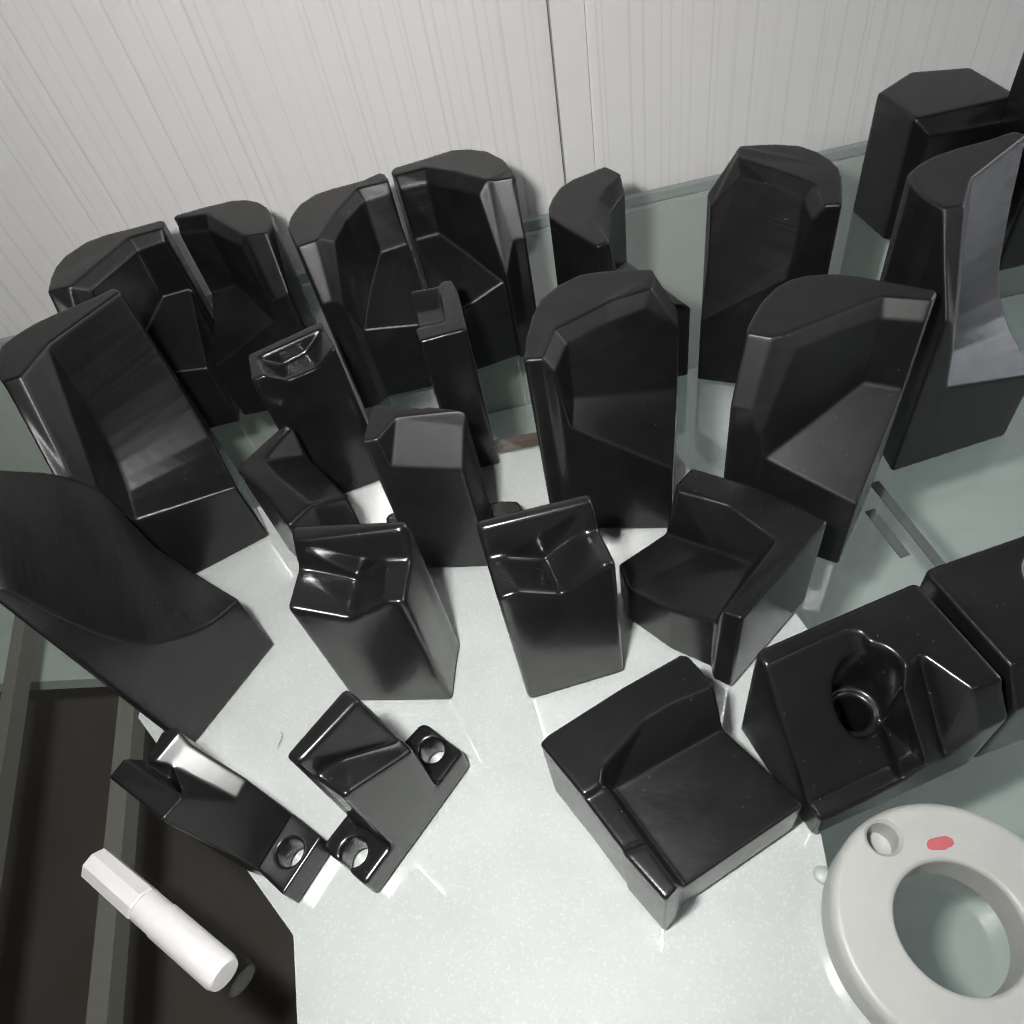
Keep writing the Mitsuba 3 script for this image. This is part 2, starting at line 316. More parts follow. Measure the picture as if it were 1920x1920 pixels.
add_block('plastic_block_001', 'black_plastic', 0.8, [(-206.8, 611.2, 153), (-204.1, 614.8, 153), (-181.1, 616.6, 153), (-159.1, 616.5, 153), (-147.2, 612.6, 153), (-136.9, 604.4, 153), (-129.4, 592.7, 153), (-125.9, 580.6, 153), (-124.4, 564.3, 153.1), (-128.8, 553.1, 153.2), (-145.3, 556.7, 153.2), (-178.8, 604.3, 153.3), (-203.7, 609.3, 152.8), (-179.1, 592.4, 145.4), (-204.2, 599.5, 145), (-151.8, 556.7, 145.8), (-127.5, 534.1, 111.8), (-139.6, 535.6, 108.2), (-147, 539.2, 102.2), (-176.7, 584.4, 99.4), (-202.3, 594, 91.7), (-148.4, 536.4, 90.5), (-212.1, 539.7, 56.9)],
    [[0,1,2,3,4,5,6,7,8,9,10,11,12],[12,11,13,14],[11,10,15,13],[8,9,16],[9,10,17,16],[10,15,18,17],[14,13,19,20],[13,15,18,19],[20,19,21,22],[19,18,21],[18,17,21]], [], 'black armchair-shaped block by the wall, second from the left in the back row')
add_block('plastic_block_002', 'black_plastic', 0.8, [(-106.2, 526.2, 151.9), (-113.6, 555.9, 152), (-111.5, 570.3, 152), (-104.2, 586, 152), (-91.2, 596.4, 152), (-76.9, 598.9, 152), (-52.3, 599.9, 152), (-38.9, 605.5, 152), (-34.8, 602.6, 152), (-32.5, 593.8, 152), (-32.2, 589.1, 151.6), (-58.1, 588.6, 152.2), (-76.8, 559.9, 152), (-90.1, 530.5, 152), (-91.8, 528.7, 151.8), (-69.5, 561.1, 145), (-80.5, 535, 144.1), (-54.9, 582.6, 144.4), (-32.8, 585, 144.7), (-94.3, 511, 111.2), (-102.6, 509.8, 111.1), (-87.7, 512.6, 103.2), (-69, 547.3, 88.5), (-81, 519.2, 72.9), (-54.3, 573.3, 103.2), (-30.2, 577.1, 103.3), (-23.9, 517.5, 64.3)],
    [[0,1,2,3,4,5,6,7,8,9,10,11,12,13,14],[13,12,15,16],[12,11,17,15],[11,10,18,17],[0,14,19,20],[14,13,16,21,19],[16,15,22,23,21],[15,17,24,22],[17,18,25,24],[23,22,24,25,26]], [], 'black armchair-shaped block by the wall, third from the left in the back row')
add_block('plastic_block_003', 'black_plastic', 0.8, [(60.1, 549.2, 152.2), (44.9, 551.4, 151.9), (40.5, 553.5, 152.8), (20.8, 576.7, 152.2), (-1.8, 595.7, 152.1), (-27.3, 595.1, 151.8), (-29.7, 601.8, 152), (-27, 607.5, 152), (0.8, 610.6, 152), (21.7, 613.7, 152), (35.3, 608.5, 152), (48, 598.4, 152), (57.6, 580.2, 152), (61.2, 561.3, 152.1), (62.1, 550.9, 152.1), (-3.5, 586.8, 144.3), (-26.1, 588.2, 144.4), (15.1, 570, 144), (32.2, 550.3, 144.1), (51, 533.7, 111), (60.8, 531.8, 110.9), (39.8, 526.1, 84), (-3.7, 580.2, 103.7), (-25.1, 582.7, 101.5), (17.6, 556.5, 91.3), (38.4, 531.1, 77.9), (2.5, 525.5, 66.1), (-22, 523.7, 59.5)],
    [[0,1,2,3,4,5,6,7,8,9,10,11,12,13,14],[5,4,15,16],[4,3,17,15],[3,2,18,17],[0,1,19,20],[1,2,18,21,19],[16,15,22,23],[15,17,24,22],[17,18,21,24],[23,22,24,25,26,27],[24,21,25]], [], 'black armchair-shaped block in the back row, just left of the bare glass')
add_block('plastic_block_004', 'black_plastic', 0.8, [(74, 490.8, 150), (76.3, 502.8, 150), (81.3, 513.2, 150), (89.8, 524.6, 150.1), (100.6, 531.3, 150), (113.5, 534.7, 150), (127.5, 538.5, 150), (134.7, 523.8, 149.9), (132.5, 520.4, 149.7), (120.9, 509.7, 150.1), (111.1, 496.2, 149.7), (101.5, 473.6, 150.2), (105.1, 459.2, 148.8), (105.2, 444.7, 149.5), (96.3, 442.3, 149.7), (81.5, 472, 149.9), (118.2, 487.8, 143.5), (133.1, 506.3, 143.5), (107.6, 466.7, 144.1), (112.1, 486.3, 92.8), (134.7, 512.3, 83), (117.6, 461.5, 88), (151.5, 457.9, 75), (168.7, 457.1, 67.6)],
    [[0,1,2,3,4,5,6,7,8,9,10,11,12,13,14,15],[8,9,10,16,17],[10,11,12,18,16],[17,16,18,19,20],[12,13,21,19,18],[20,19,21,22,23],[7,8,17]], [], 'black wedge block with curved top, half hidden behind a wide armchair-shaped block')
add_block('plastic_block_005', 'black_plastic', 0.8, [(246.9, 411, 158.6), (237.8, 415.1, 158), (241.1, 437.2, 159.5), (235.4, 448.7, 159.8), (223.1, 469.2, 159.8), (209, 491.3, 159.6), (213.4, 501.2, 160.6), (215.7, 504.3, 160.1), (228.4, 499.3, 160.2), (239.7, 494.2, 160.2), (251.3, 485.9, 160.2), (258.4, 473.8, 160.1), (261.7, 461.6, 160), (262.1, 449.8, 159.9), (259.4, 439.2, 159.7), (221.2, 458.7, 152.8), (206.4, 477.8, 152), (234.2, 437.2, 151.2), (232.1, 417.4, 148.1), (189.1, 484.2, 130.1), (191, 496.8, 134.3), (227.3, 424.3, 119.1), (183.9, 470.8, 98.6), (221.4, 420.7, 103.4), (172.9, 450.2, 59)],
    [[0,1,2,3,4,5,6,7,8,9,10,11,12,13,14],[5,4,15,16],[4,3,2,17,15],[2,1,18,17],[6,5,19,20],[5,19,16],[16,15,17,21,22,19],[17,18,23,21],[24,22,21,23]], [], 'tall black scooped block alone on the bare glass near the wall')
add_block('plastic_block_009', 'matte_black_plastic', 0.8, [(158.8, 307.2, 160), (164, 306.9, 160.2), (195, 313.1, 160), (226.3, 318.8, 160.1), (248.4, 306.5, 160), (253.7, 311.3, 160), (253.5, 314.8, 160), (236.4, 329.1, 160), (221.7, 342.1, 160), (210.3, 348.5, 160), (198.2, 351.9, 160), (187.7, 351.9, 160), (177.6, 348.1, 160), (165.3, 338.4, 160), (157, 329.1, 160), (150.4, 320.8, 160), (147.8, 315.6, 160.1), (196.5, 307.8, 151.9), (172.5, 303, 151.7), (224.2, 312, 150.8), (244.1, 300.9, 150.7), (147, 297.2, 118.2), (137.4, 304.4, 118.4), (152.1, 291.6, 99.7), (191.2, 299.5, 94.4), (156.9, 290.3, 80.9), (221.1, 307.8, 107.2), (241.4, 297.5, 104.2), (200.2, 252.7, 63.3)],
    [[0,1,2,3,4,5,6,7,8,9,10,11,12,13,14,15,16],[1,2,17,18],[2,3,19,17],[3,4,20,19],[16,0,21,22],[0,1,18,23,21],[18,17,24,25,23],[17,19,26,24],[19,20,27,26],[25,24,26,27,28]], [], 'black scooped block with grey tilted seat right of centre')
add_block('plastic_block_010', 'black_plastic', 0.8, [(26.4, 337.2, 160.1), (31.5, 356.4, 160.1), (39.3, 375.6, 160), (47.3, 388.7, 160), (59.4, 397.8, 160), (75.7, 403.8, 160), (88.7, 401.8, 160), (104.5, 397.5, 160), (118.2, 391.7, 160), (118.1, 386, 160), (112.3, 373.6, 159.8), (82.3, 370, 160.5), (49.3, 357.8, 159.9), (37, 334.5, 160.3), (54.6, 352.7, 151.2), (42.4, 331.3, 151.3), (81.8, 361.3, 152.3), (106.1, 366.4, 152.4), (127.6, 367.5, 130.3), (130.5, 381.4, 135.6), (124.6, 359, 86.5), (53.6, 346, 114.4), (48.2, 329.8, 105.2), (107, 312.6, 63.8)],
    [[0,1,2,3,4,5,6,7,8,9,10,11,12,13],[13,12,14,15],[12,11,16,14],[11,10,17,16],[9,10,18,19],[10,18,17],[14,16,17,18,20,21],[15,14,21,22],[22,21,20,23]], [], 'wide black armchair-shaped block in the middle with chamfered rim')
add_block('plastic_block_011', 'black_plastic', 1.0, [(-276, 400.8, 184), (-264.6, 402, 184), (-257.2, 420.3, 184), (-253.3, 428.9, 184), (-246.5, 435.5, 184), (-239.7, 442.1, 184), (-233, 448.7, 184), (-226.2, 455.3, 184), (-219.4, 461.9, 184), (-212.7, 468.5, 184), (-212.5, 469.3, 184), (-217.9, 475.2, 184), (-233.3, 468.3, 184), (-252.5, 462.6, 184), (-266.4, 456.7, 184), (-276.8, 449.6, 184), (-285.8, 439.5, 184), (-286.1, 429, 184), (-283.8, 417, 184), (-280.4, 408.2, 184), (-262.6, 368.8, 126.9), (-269.7, 366.2, 134.4), (-253.3, 426.8, 172.3), (-253.4, 424.8, 161.2), (-253.4, 422.9, 151), (-253.5, 420.7, 140.3), (-253.9, 417.5, 126.5), (-254.3, 413.8, 113.4), (-254.5, 410.1, 104.4), (-254.6, 405.7, 96.7), (-254.1, 399.1, 89.1), (-253.4, 391.8, 83), (-252.5, 385.1, 78.9), (-251.7, 379.6, 76.1), (-251, 375.7, 74.2), (-250.4, 373.1, 73), (-256.4, 370.9, 104.3), (-246.4, 433.4, 172.2), (-246.3, 431.3, 160.8), (-246.3, 429.4, 150.4), (-246.2, 427.2, 139.6), (-246.3, 424, 125.5), (-246.4, 420.2, 112.2), (-246.3, 416.4, 102.9), (-246.1, 411.9, 95.1), (-245.2, 405, 87.3), (-243.9, 397.2, 81), (-242.6, 390, 76.8), (-241.4, 384, 73.9), (-240.5, 379.8, 71.9), (-239.8, 376.9, 70.6), (-239.5, 440, 172), (-239.3, 437.9, 160.4), (-239.1, 435.9, 149.9), (-238.9, 433.7, 138.9), (-238.7, 430.5, 124.5), (-238.5, 426.7, 110.9), (-238.2, 422.8, 101.5), (-237.6, 418.1, 93.4), (-236.3, 410.8, 85.4), (-234.5, 402.6, 78.9), (-232.8, 394.9, 74.6), (-231.2, 388.3, 71.6), (-230.1, 383.8, 69.5), (-229.2, 380.6, 68.3), (-232.6, 446.6, 171.8), (-232.3, 444.4, 160.1), (-231.9, 442.5, 149.3), (-231.6, 440.2, 138.1), (-231.1, 437, 123.5), (-230.6, 433.1, 109.7), (-230, 429.2, 100), (-229.1, 424.3, 91.8), (-227.3, 416.7, 83.6), (-225.1, 408, 76.9), (-223, 399.7, 72.5), (-221, 392.7, 69.4), (-219.6, 387.8, 67.2), (-218.6, 384.4, 65.9), (-225.7, 453.1, 171.6), (-225.2, 451, 159.7), (-224.7, 449, 148.8), (-224.2, 446.7, 137.4), (-223.6, 443.5, 122.5), (-222.7, 439.6, 108.4), (-221.8, 435.5, 98.6), (-220.6, 430.6, 90.2), (-218.4, 422.6, 81.7), (-215.7, 413.3, 74.9), (-213.1, 404.6, 70.3), (-210.8, 397.1, 67.1), (-209.2, 391.9, 64.9), (-208, 388.2, 63.6), (-218.8, 459.7, 171.4), (-218.2, 457.5, 159.3), (-217.6, 455.5, 148.3), (-216.9, 453.2, 136.7), (-216, 450, 121.6), (-214.9, 446, 107.1), (-213.7, 441.9, 97.1), (-212.1, 436.8, 88.5), (-209.5, 428.4, 79.9), (-206.3, 418.7, 72.9), (-203.3, 409.4, 68.2), (-200.6, 401.5, 64.8), (-198.8, 395.9, 62.6), (-197.4, 391.9, 61.2), (-211.9, 466.3, 171.2), (-211.1, 464.1, 159), (-210.4, 462.1, 147.7), (-209.6, 459.7, 135.9), (-208.4, 456.4, 120.6), (-207, 452.5, 105.9), (-205.5, 448.3, 95.6), (-203.6, 443, 86.9), (-200.5, 434.3, 78), (-196.9, 424.1, 70.8), (-193.4, 414.3, 66), (-190.4, 405.9, 62.6), (-188.3, 399.9, 60.2), (-186.8, 395.7, 58.8)],
    [[0,1,2,3,4,5,6,7,8,9,10,11,12,13,14,15,16,17,18,19],[0,1,20,21],[1,2,3,22,23,24,25,26,27,28,29,30,31,32,33,34,35,36,20],[3,4,37,22],[22,37,38,23],[23,38,39,24],[24,39,40,25],[25,40,41,26],[26,41,42,27],[27,42,43,28],[28,43,44,29],[29,44,45,30],[30,45,46,31],[31,46,47,32],[32,47,48,33],[33,48,49,34],[34,49,50,35],[4,5,51,37],[37,51,52,38],[38,52,53,39],[39,53,54,40],[40,54,55,41],[41,55,56,42],[42,56,57,43],[43,57,58,44],[44,58,59,45],[45,59,60,46],[46,60,61,47],[47,61,62,48],[48,62,63,49],[49,63,64,50],[5,6,65,51],[51,65,66,52],[52,66,67,53],[53,67,68,54],[54,68,69,55],[55,69,70,56],[56,70,71,57],[57,71,72,58],[58,72,73,59],[59,73,74,60],[60,74,75,61],[61,75,76,62],[62,76,77,63],[63,77,78,64],[6,7,79,65],[65,79,80,66],[66,80,81,67],[67,81,82,68],[68,82,83,69],[69,83,84,70],[70,84,85,71],[71,85,86,72],[72,86,87,73],[73,87,88,74],[74,88,89,75],[75,89,90,76],[76,90,91,77],[77,91,92,78],[7,8,93,79],[79,93,94,80],[80,94,95,81],[81,95,96,82],[82,96,97,83],[83,97,98,84],[84,98,99,85],[85,99,100,86],[86,100,101,87],[87,101,102,88],[88,102,103,89],[89,103,104,90],[90,104,105,91],[91,105,106,92],[8,9,107,93],[93,107,108,94],[94,108,109,95],[95,109,110,96],[96,110,111,97],[97,111,112,98],[98,112,113,99],[99,113,114,100],[100,114,115,101],[101,115,116,102],[102,116,117,103],[103,117,118,104],[104,118,119,105],[105,119,120,106]], [], 'tall black block at left edge with smooth grey concave face')
add_block('plastic_block_006', 'matte_black_plastic', 1.0, [(270.6, 349.7, 184), (282, 348, 184), (293.7, 363.9, 184), (299.7, 371.2, 184), (307.9, 375.8, 184), (316.1, 380.5, 184), (324.3, 385.2, 184), (332.6, 389.9, 184), (340.8, 394.6, 184), (349, 399.2, 184), (349.4, 400, 184), (345.6, 407, 184), (329, 404.3, 184), (309, 403.6, 184), (294, 401.4, 184), (282.2, 397.1, 184), (270.9, 389.6, 184), (268, 379.6, 184), (267.1, 367.3, 184), (268.2, 358, 184), (275.5, 315.3, 126.9), (268, 314.7, 134.4), (299.1, 369.2, 172.3), (298.6, 367.2, 161.2), (298, 365.4, 151), (297.4, 363.3, 140.3), (296.3, 360.3, 126.5), (295, 356.8, 113.4), (293.8, 353.2, 104.4), (292.6, 349, 96.7), (291.4, 342.5, 89.1), (290.3, 335.3, 83), (289.4, 328.6, 78.9), (288.9, 323, 76.1), (288.5, 319.2, 74.2), (288.4, 316.4, 73), (282.1, 315.9, 104.3), (307.5, 373.8, 172.2), (307, 371.8, 160.8), (306.6, 369.9, 150.4), (306.1, 367.7, 139.6), (305.2, 364.7, 125.5), (304.2, 361, 112.2), (303.3, 357.3, 102.9), (302.4, 352.9, 95.1), (301.5, 346, 87.3), (300.8, 338.1, 81), (300.2, 330.8, 76.8), (299.8, 324.7, 73.9), (299.7, 320.4, 71.9), (299.6, 317.4, 70.6), (315.8, 378.4, 172), (315.5, 376.3, 160.4), (315.2, 374.4, 149.9), (314.9, 372.2, 138.9), (314.2, 369, 124.5), (313.5, 365.3, 110.9), (312.8, 361.5, 101.5), (312.2, 356.8, 93.4), (311.6, 349.4, 85.4), (311.2, 341, 78.9), (310.9, 333.1, 74.6), (310.8, 326.4, 71.6), (310.8, 321.7, 69.5), (310.8, 318.4, 68.3), (324.2, 383, 171.8), (324, 380.9, 160.1), (323.8, 378.9, 149.3), (323.6, 376.6, 138.1), (323.2, 373.4, 123.5), (322.7, 369.5, 109.7), (322.3, 365.6, 100), (322, 360.7, 91.8), (321.8, 352.8, 83.6), (321.7, 343.8, 76.9), (321.7, 335.3, 72.5), (321.8, 328, 69.4), (321.9, 323, 67.2), (322, 319.4, 65.9), (332.5, 387.7, 171.6), (332.4, 385.5, 159.7), (332.4, 383.4, 148.8), (332.3, 381.1, 137.4), (332.1, 377.8, 122.5), (331.9, 373.8, 108.4), (331.8, 369.7, 98.6), (331.7, 364.5, 90.2), (331.9, 356.2, 81.7), (332.1, 346.6, 74.9), (332.5, 337.5, 70.3), (332.8, 329.7, 67.1), (333, 324.2, 64.9), (333.3, 320.3, 63.6), (340.8, 392.3, 171.4), (340.9, 390, 159.3), (341, 387.9, 148.3), (341, 385.5, 136.7), (341.1, 382.1, 121.6), (341.2, 378, 107.1), (341.3, 373.8, 97.1), (341.5, 368.4, 88.5), (342, 359.7, 79.9), (342.6, 349.5, 72.9), (343.2, 339.7, 68.2), (343.8, 331.4, 64.8), (344.2, 325.5, 62.6), (344.5, 321.3, 61.2), (349.2, 396.9, 171.2), (349.4, 394.6, 159), (349.6, 392.5, 147.7), (349.8, 390, 135.9), (350.1, 386.5, 120.6), (350.4, 382.3, 105.9), (350.8, 377.9, 95.6), (351.3, 372.3, 86.9), (352.1, 363.1, 78), (353.1, 352.3, 70.8), (354, 342, 66), (354.7, 333.1, 62.6), (355.3, 326.8, 60.2), (355.7, 322.3, 58.8)],
    [[0,1,2,3,4,5,6,7,8,9,10,11,12,13,14,15,16,17,18,19],[0,1,20,21],[1,2,3,22,23,24,25,26,27,28,29,30,31,32,33,34,35,36,20],[3,4,37,22],[22,37,38,23],[23,38,39,24],[24,39,40,25],[25,40,41,26],[26,41,42,27],[27,42,43,28],[28,43,44,29],[29,44,45,30],[30,45,46,31],[31,46,47,32],[32,47,48,33],[33,48,49,34],[34,49,50,35],[4,5,51,37],[37,51,52,38],[38,52,53,39],[39,53,54,40],[40,54,55,41],[41,55,56,42],[42,56,57,43],[43,57,58,44],[44,58,59,45],[45,59,60,46],[46,60,61,47],[47,61,62,48],[48,62,63,49],[49,63,64,50],[5,6,65,51],[51,65,66,52],[52,66,67,53],[53,67,68,54],[54,68,69,55],[55,69,70,56],[56,70,71,57],[57,71,72,58],[58,72,73,59],[59,73,74,60],[60,74,75,61],[61,75,76,62],[62,76,77,63],[63,77,78,64],[6,7,79,65],[65,79,80,66],[66,80,81,67],[67,81,82,68],[68,82,83,69],[69,83,84,70],[70,84,85,71],[71,85,86,72],[72,86,87,73],[73,87,88,74],[74,88,89,75],[75,89,90,76],[76,90,91,77],[77,91,92,78],[7,8,93,79],[79,93,94,80],[80,94,95,81],[81,95,96,82],[82,96,97,83],[83,97,98,84],[84,98,99,85],[85,99,100,86],[86,100,101,87],[87,101,102,88],[88,102,103,89],[89,103,104,90],[90,104,105,91],[91,105,106,92],[8,9,107,93],[93,107,108,94],[94,108,109,95],[95,109,110,96],[96,110,111,97],[97,111,112,98],[98,112,113,99],[99,113,114,100],[100,114,115,101],[101,115,116,102],[102,116,117,103],[103,117,118,104],[104,118,119,105],[105,119,120,106]], [], 'tallest black block at right with grey flared concave face')
add_block('plastic_block_012', 'black_plastic', 1.0, [(-231.2, 339.7, 80.1), (-232.4, 341.3, 84.3), (-216.9, 325.2, 74.8), (-214.8, 325.6, 71.7), (-201.4, 309, 66.5), (-198.3, 311.5, 64.7), (-185.9, 292.8, 59.6), (-181.9, 297.4, 59.1), (-236.2, 344.7, 85.3), (-235, 343, 81.1), (-233.6, 343.1, 88.6), (-219, 324.8, 78), (-204.5, 306.6, 68.7), (-189.9, 288.4, 60.8), (-237.4, 346.4, 89.6), (-234.9, 344.9, 92.8), (-221.1, 324.6, 81.3), (-207.4, 304.4, 71.1), (-193.6, 284.1, 62.3), (-238.7, 348.2, 93.8), (-236.2, 346.7, 96.9), (-223.2, 324.5, 84.7), (-210.1, 302.3, 73.8), (-197.1, 280.1, 64.2), (-240, 350, 97.9), (-237.6, 348.6, 101.1), (-225.2, 324.5, 88.4), (-212.8, 300.4, 77.1), (-200.5, 276.3, 67.1), (-241.3, 351.9, 102.1), (-238.9, 350.6, 105.2), (-227.2, 324.6, 92.4), (-215.4, 298.6, 80.9), (-203.7, 272.6, 70.7), (-242.7, 353.9, 106.2), (-240.4, 352.6, 109.2), (-229.2, 324.8, 96.4), (-218, 297, 84.9), (-206.8, 269.1, 74.8), (-244.1, 355.9, 110.2), (-242, 354.5, 113.2), (-231.3, 325, 100.4), (-220.5, 295.4, 88.9), (-209.7, 265.8, 78.8), (-245.8, 357.8, 114.2), (-244, 356.8, 117.1), (-233.6, 325.3, 104.3), (-223.1, 293.9, 92.9), (-212.7, 262.4, 82.8), (-247.7, 360.1, 118.1), (-246.1, 358.3, 121), (-235.9, 325.3, 108.4), (-225.7, 292.2, 97.1), (-215.5, 259.2, 87.2), (-249.9, 361.6, 122), (-248.4, 358.3, 125), (-238.3, 324.3, 112.6), (-228.1, 290.4, 101.5), (-217.9, 256.5, 91.8), (-252.2, 361.6, 126), (-250.9, 357.9, 129.1), (-240.5, 323.4, 117), (-230.1, 288.9, 106.2), (-219.7, 254.4, 96.8), (-254.6, 361.2, 130.1), (-253.3, 357.4, 133.2), (-242.7, 322.5, 121.5), (-232, 287.5, 111.2), (-221.3, 252.6, 102.2), (-257.1, 360.7, 134.2), (-255.6, 356.7, 137.2), (-244.6, 321.5, 126.1), (-233.7, 286.3, 116.3), (-222.7, 251, 107.9), (-259.3, 360, 138.2), (-257.6, 355.6, 141.1), (-246.4, 320.3, 130.7), (-235.1, 284.9, 121.5), (-223.9, 249.6, 113.7), (-261.3, 358.9, 142.1), (-259.5, 353.9, 145), (-248, 318.7, 135.2), (-236.5, 283.5, 126.7), (-225, 248.4, 119.5), (-263.2, 357.2, 146), (-261.3, 351.8, 148.9), (-249.5, 316.9, 139.7), (-237.8, 282.1, 131.8), (-226.1, 247.2, 125.2), (-265, 355.1, 149.9), (-263, 349.4, 152.7), (-251, 315, 144.1), (-239, 280.6, 136.9), (-227, 246.2, 131), (-266.8, 352.7, 153.7), (-264.8, 346.9, 156.5), (-252.5, 313, 148.6), (-240.2, 279.1, 142), (-227.8, 245.2, 136.8), (-268.5, 350.2, 157.5), (-266.6, 344.4, 160.3), (-253.9, 311, 153.1), (-241.3, 277.7, 147.2), (-228.6, 244.3, 142.6), (-270.3, 347.7, 161.3), (-268.4, 341.9, 164.1), (-255.4, 309.1, 157.6), (-242.4, 276.3, 152.4), (-229.4, 243.4, 148.5), (-272.2, 345.2, 165.1), (-270.4, 339.7, 167.9), (-257, 307.4, 162), (-243.6, 275, 157.5), (-230.2, 242.6, 154.3), (-274.1, 343, 168.9), (-272.5, 337.9, 171.7), (-258.6, 305.8, 166.6), (-244.8, 273.8, 162.8), (-230.9, 241.7, 160.4), (-276.2, 341.2, 172.7), (-274.7, 336.1, 175.4), (-260.3, 304.4, 171.4), (-245.9, 272.8, 168.8), (-231.5, 241.1, 167.4), (-278.5, 339.4, 176.4), (-277, 334.4, 179.2), (-262, 303.1, 176.4), (-247, 271.8, 174.9), (-232, 240.5, 174.8), (-280.8, 337.7, 180.2), (-279.5, 332.7, 182.9), (-263.8, 301.8, 181.1), (-248.2, 270.8, 180.6), (-232.6, 239.8, 181.4), (-283.2, 336, 183.9), (-281.9, 331.1, 186.6), (-265.8, 300.4, 185.3), (-249.6, 269.6, 185.2), (-233.4, 238.9, 186.6), (-285.7, 334.4, 187.6), (-284.5, 329.6, 190.3), (-267.9, 298.9, 188.6), (-251.3, 268.2, 188.2), (-234.7, 237.5, 189.2), (-288.3, 332.9, 191.3), (-287.1, 328.1, 194), (-271, 296.3, 191.3), (-254.8, 264.6, 190), (-238.7, 232.9, 190), (-290.9, 331.4, 195)],
    [[0,1,2,3],[3,2,4,5],[5,4,6,7],[0,1,8,9],[1,10,11,2],[2,11,12,4],[4,12,13,6],[1,10,14,8],[10,15,16,11],[11,16,17,12],[12,17,18,13],[10,15,19,14],[15,20,21,16],[16,21,22,17],[17,22,23,18],[15,20,24,19],[20,25,26,21],[21,26,27,22],[22,27,28,23],[20,25,29,24],[25,30,31,26],[26,31,32,27],[27,32,33,28],[25,30,34,29],[30,35,36,31],[31,36,37,32],[32,37,38,33],[30,35,39,34],[35,40,41,36],[36,41,42,37],[37,42,43,38],[35,40,44,39],[40,45,46,41],[41,46,47,42],[42,47,48,43],[40,45,49,44],[45,50,51,46],[46,51,52,47],[47,52,53,48],[45,50,54,49],[50,55,56,51],[51,56,57,52],[52,57,58,53],[50,55,59,54],[55,60,61,56],[56,61,62,57],[57,62,63,58],[55,60,64,59],[60,65,66,61],[61,66,67,62],[62,67,68,63],[60,65,69,64],[65,70,71,66],[66,71,72,67],[67,72,73,68],[65,70,74,69],[70,75,76,71],[71,76,77,72],[72,77,78,73],[70,75,79,74],[75,80,81,76],[76,81,82,77],[77,82,83,78],[75,80,84,79],[80,85,86,81],[81,86,87,82],[82,87,88,83],[80,85,89,84],[85,90,91,86],[86,91,92,87],[87,92,93,88],[85,90,94,89],[90,95,96,91],[91,96,97,92],[92,97,98,93],[90,95,99,94],[95,100,101,96],[96,101,102,97],[97,102,103,98],[95,100,104,99],[100,105,106,101],[101,106,107,102],[102,107,108,103],[100,105,109,104],[105,110,111,106],[106,111,112,107],[107,112,113,108],[105,110,114,109],[110,115,116,111],[111,116,117,112],[112,117,118,113],[110,115,119,114],[115,120,121,116],[116,121,122,117],[117,122,123,118],[115,120,124,119],[120,125,126,121],[121,126,127,122],[122,127,128,123],[120,125,129,124],[125,130,131,126],[126,131,132,127],[127,132,133,128],[125,130,134,129],[130,135,136,131],[131,136,137,132],[132,137,138,133],[130,135,139,134],[135,140,141,136],[136,141,142,137],[137,142,143,138],[135,140,144,139],[140,145,146,141],[141,146,147,142],[142,147,148,143],[140,145,149,144]], [], 'largest black block at lower left with dark scooped face')
add_block('plastic_block_013', 'black_plastic', 1.3, [(-171.8, 377.1, 94.9), (-137.1, 409.4, 95.1), (-132, 402.6, 94.8), (-137.9, 396.1, 95), (-152, 378.1, 94.3), (-140.5, 357.9, 93.8), (-150.6, 346.1, 93.9), (-122.4, 332.3, 90.4), (-137.1, 318.6, 90.9), (-129, 388.7, 80), (-101.6, 343.7, 77.6)],
    [[0,1,2,3,4,5,6],[5,7,8,6],[4,9,10,7,5],[3,2,9,4]], [], 'small black block with zigzag stepped top left of centre', step=0.8)
add_block('plastic_block_014', 'glossy_black_plastic', 1.25, [(-150.5, 444.8, 130.9), (-98.3, 462.9, 131), (-95.9, 453.4, 131.1), (-143.6, 437.6, 131), (-137.1, 417.8, 130.7), (-147.1, 416.2, 130), (-129.7, 439.9, 119), (-125, 419.9, 120.7), (-112.3, 445.8, 119.8), (-105.1, 423.1, 122.2), (-88.2, 425.9, 133.8)],
    [[0,1,2,3],[0,3,4,5],[3,6,7,4],[3,2,8,6],[6,8,9,7],[2,10,9,8],[1,10,2]], [], 'black post block with V-shaped notch lined in bright edges', step=0.8)
add_block('plastic_block_015', 'glossy_black_plastic', 1.2, [(-32.5, 410, 133.6), (-34.1, 424.5, 133.9), (-14.3, 422.8, 133.8), (-12.8, 462.8, 134), (-32.7, 464.4, 134.1), (-33.1, 467.7, 134.1), (-12.5, 465.2, 134), (-10.6, 470.3, 134), (-2.3, 469.5, 134), (-0.2, 455.3, 133.9), (-0.2, 411.8, 133.1), (-15.4, 448.4, 127.1), (-32.3, 449.6, 127.1), (-12.1, 435.2, 126.4), (-32.5, 435.9, 126.5)],
    [[0,1,2,3,4,5,6,7,8,9,10],[4,3,11,12],[12,11,13,14],[14,13,2,1],[3,2,13,11]], [], 'slim tall black post with a square recess in its top', step=0.8)
add_block('lug_block', 'matte_black_plastic', 0.8, [(-76, 329.9, 135.4), (-66.3, 328.1, 136.1), (-53.8, 342.6, 136), (-11.7, 334.4, 136), (-34.2, 346.1, 136), (-36.2, 345.4, 136), (-66.3, 359.3, 136), (-15.6, 331.2, 127.1), (-22.7, 317.7, 105.2), (-64.9, 328, 111.5)],
    [[0,1,2,3,4,5,6],[2,7,3],[2,7,8,9],[1,2,9]], [], 'black post block with bright grey tilted square pad on top', step=0.8)
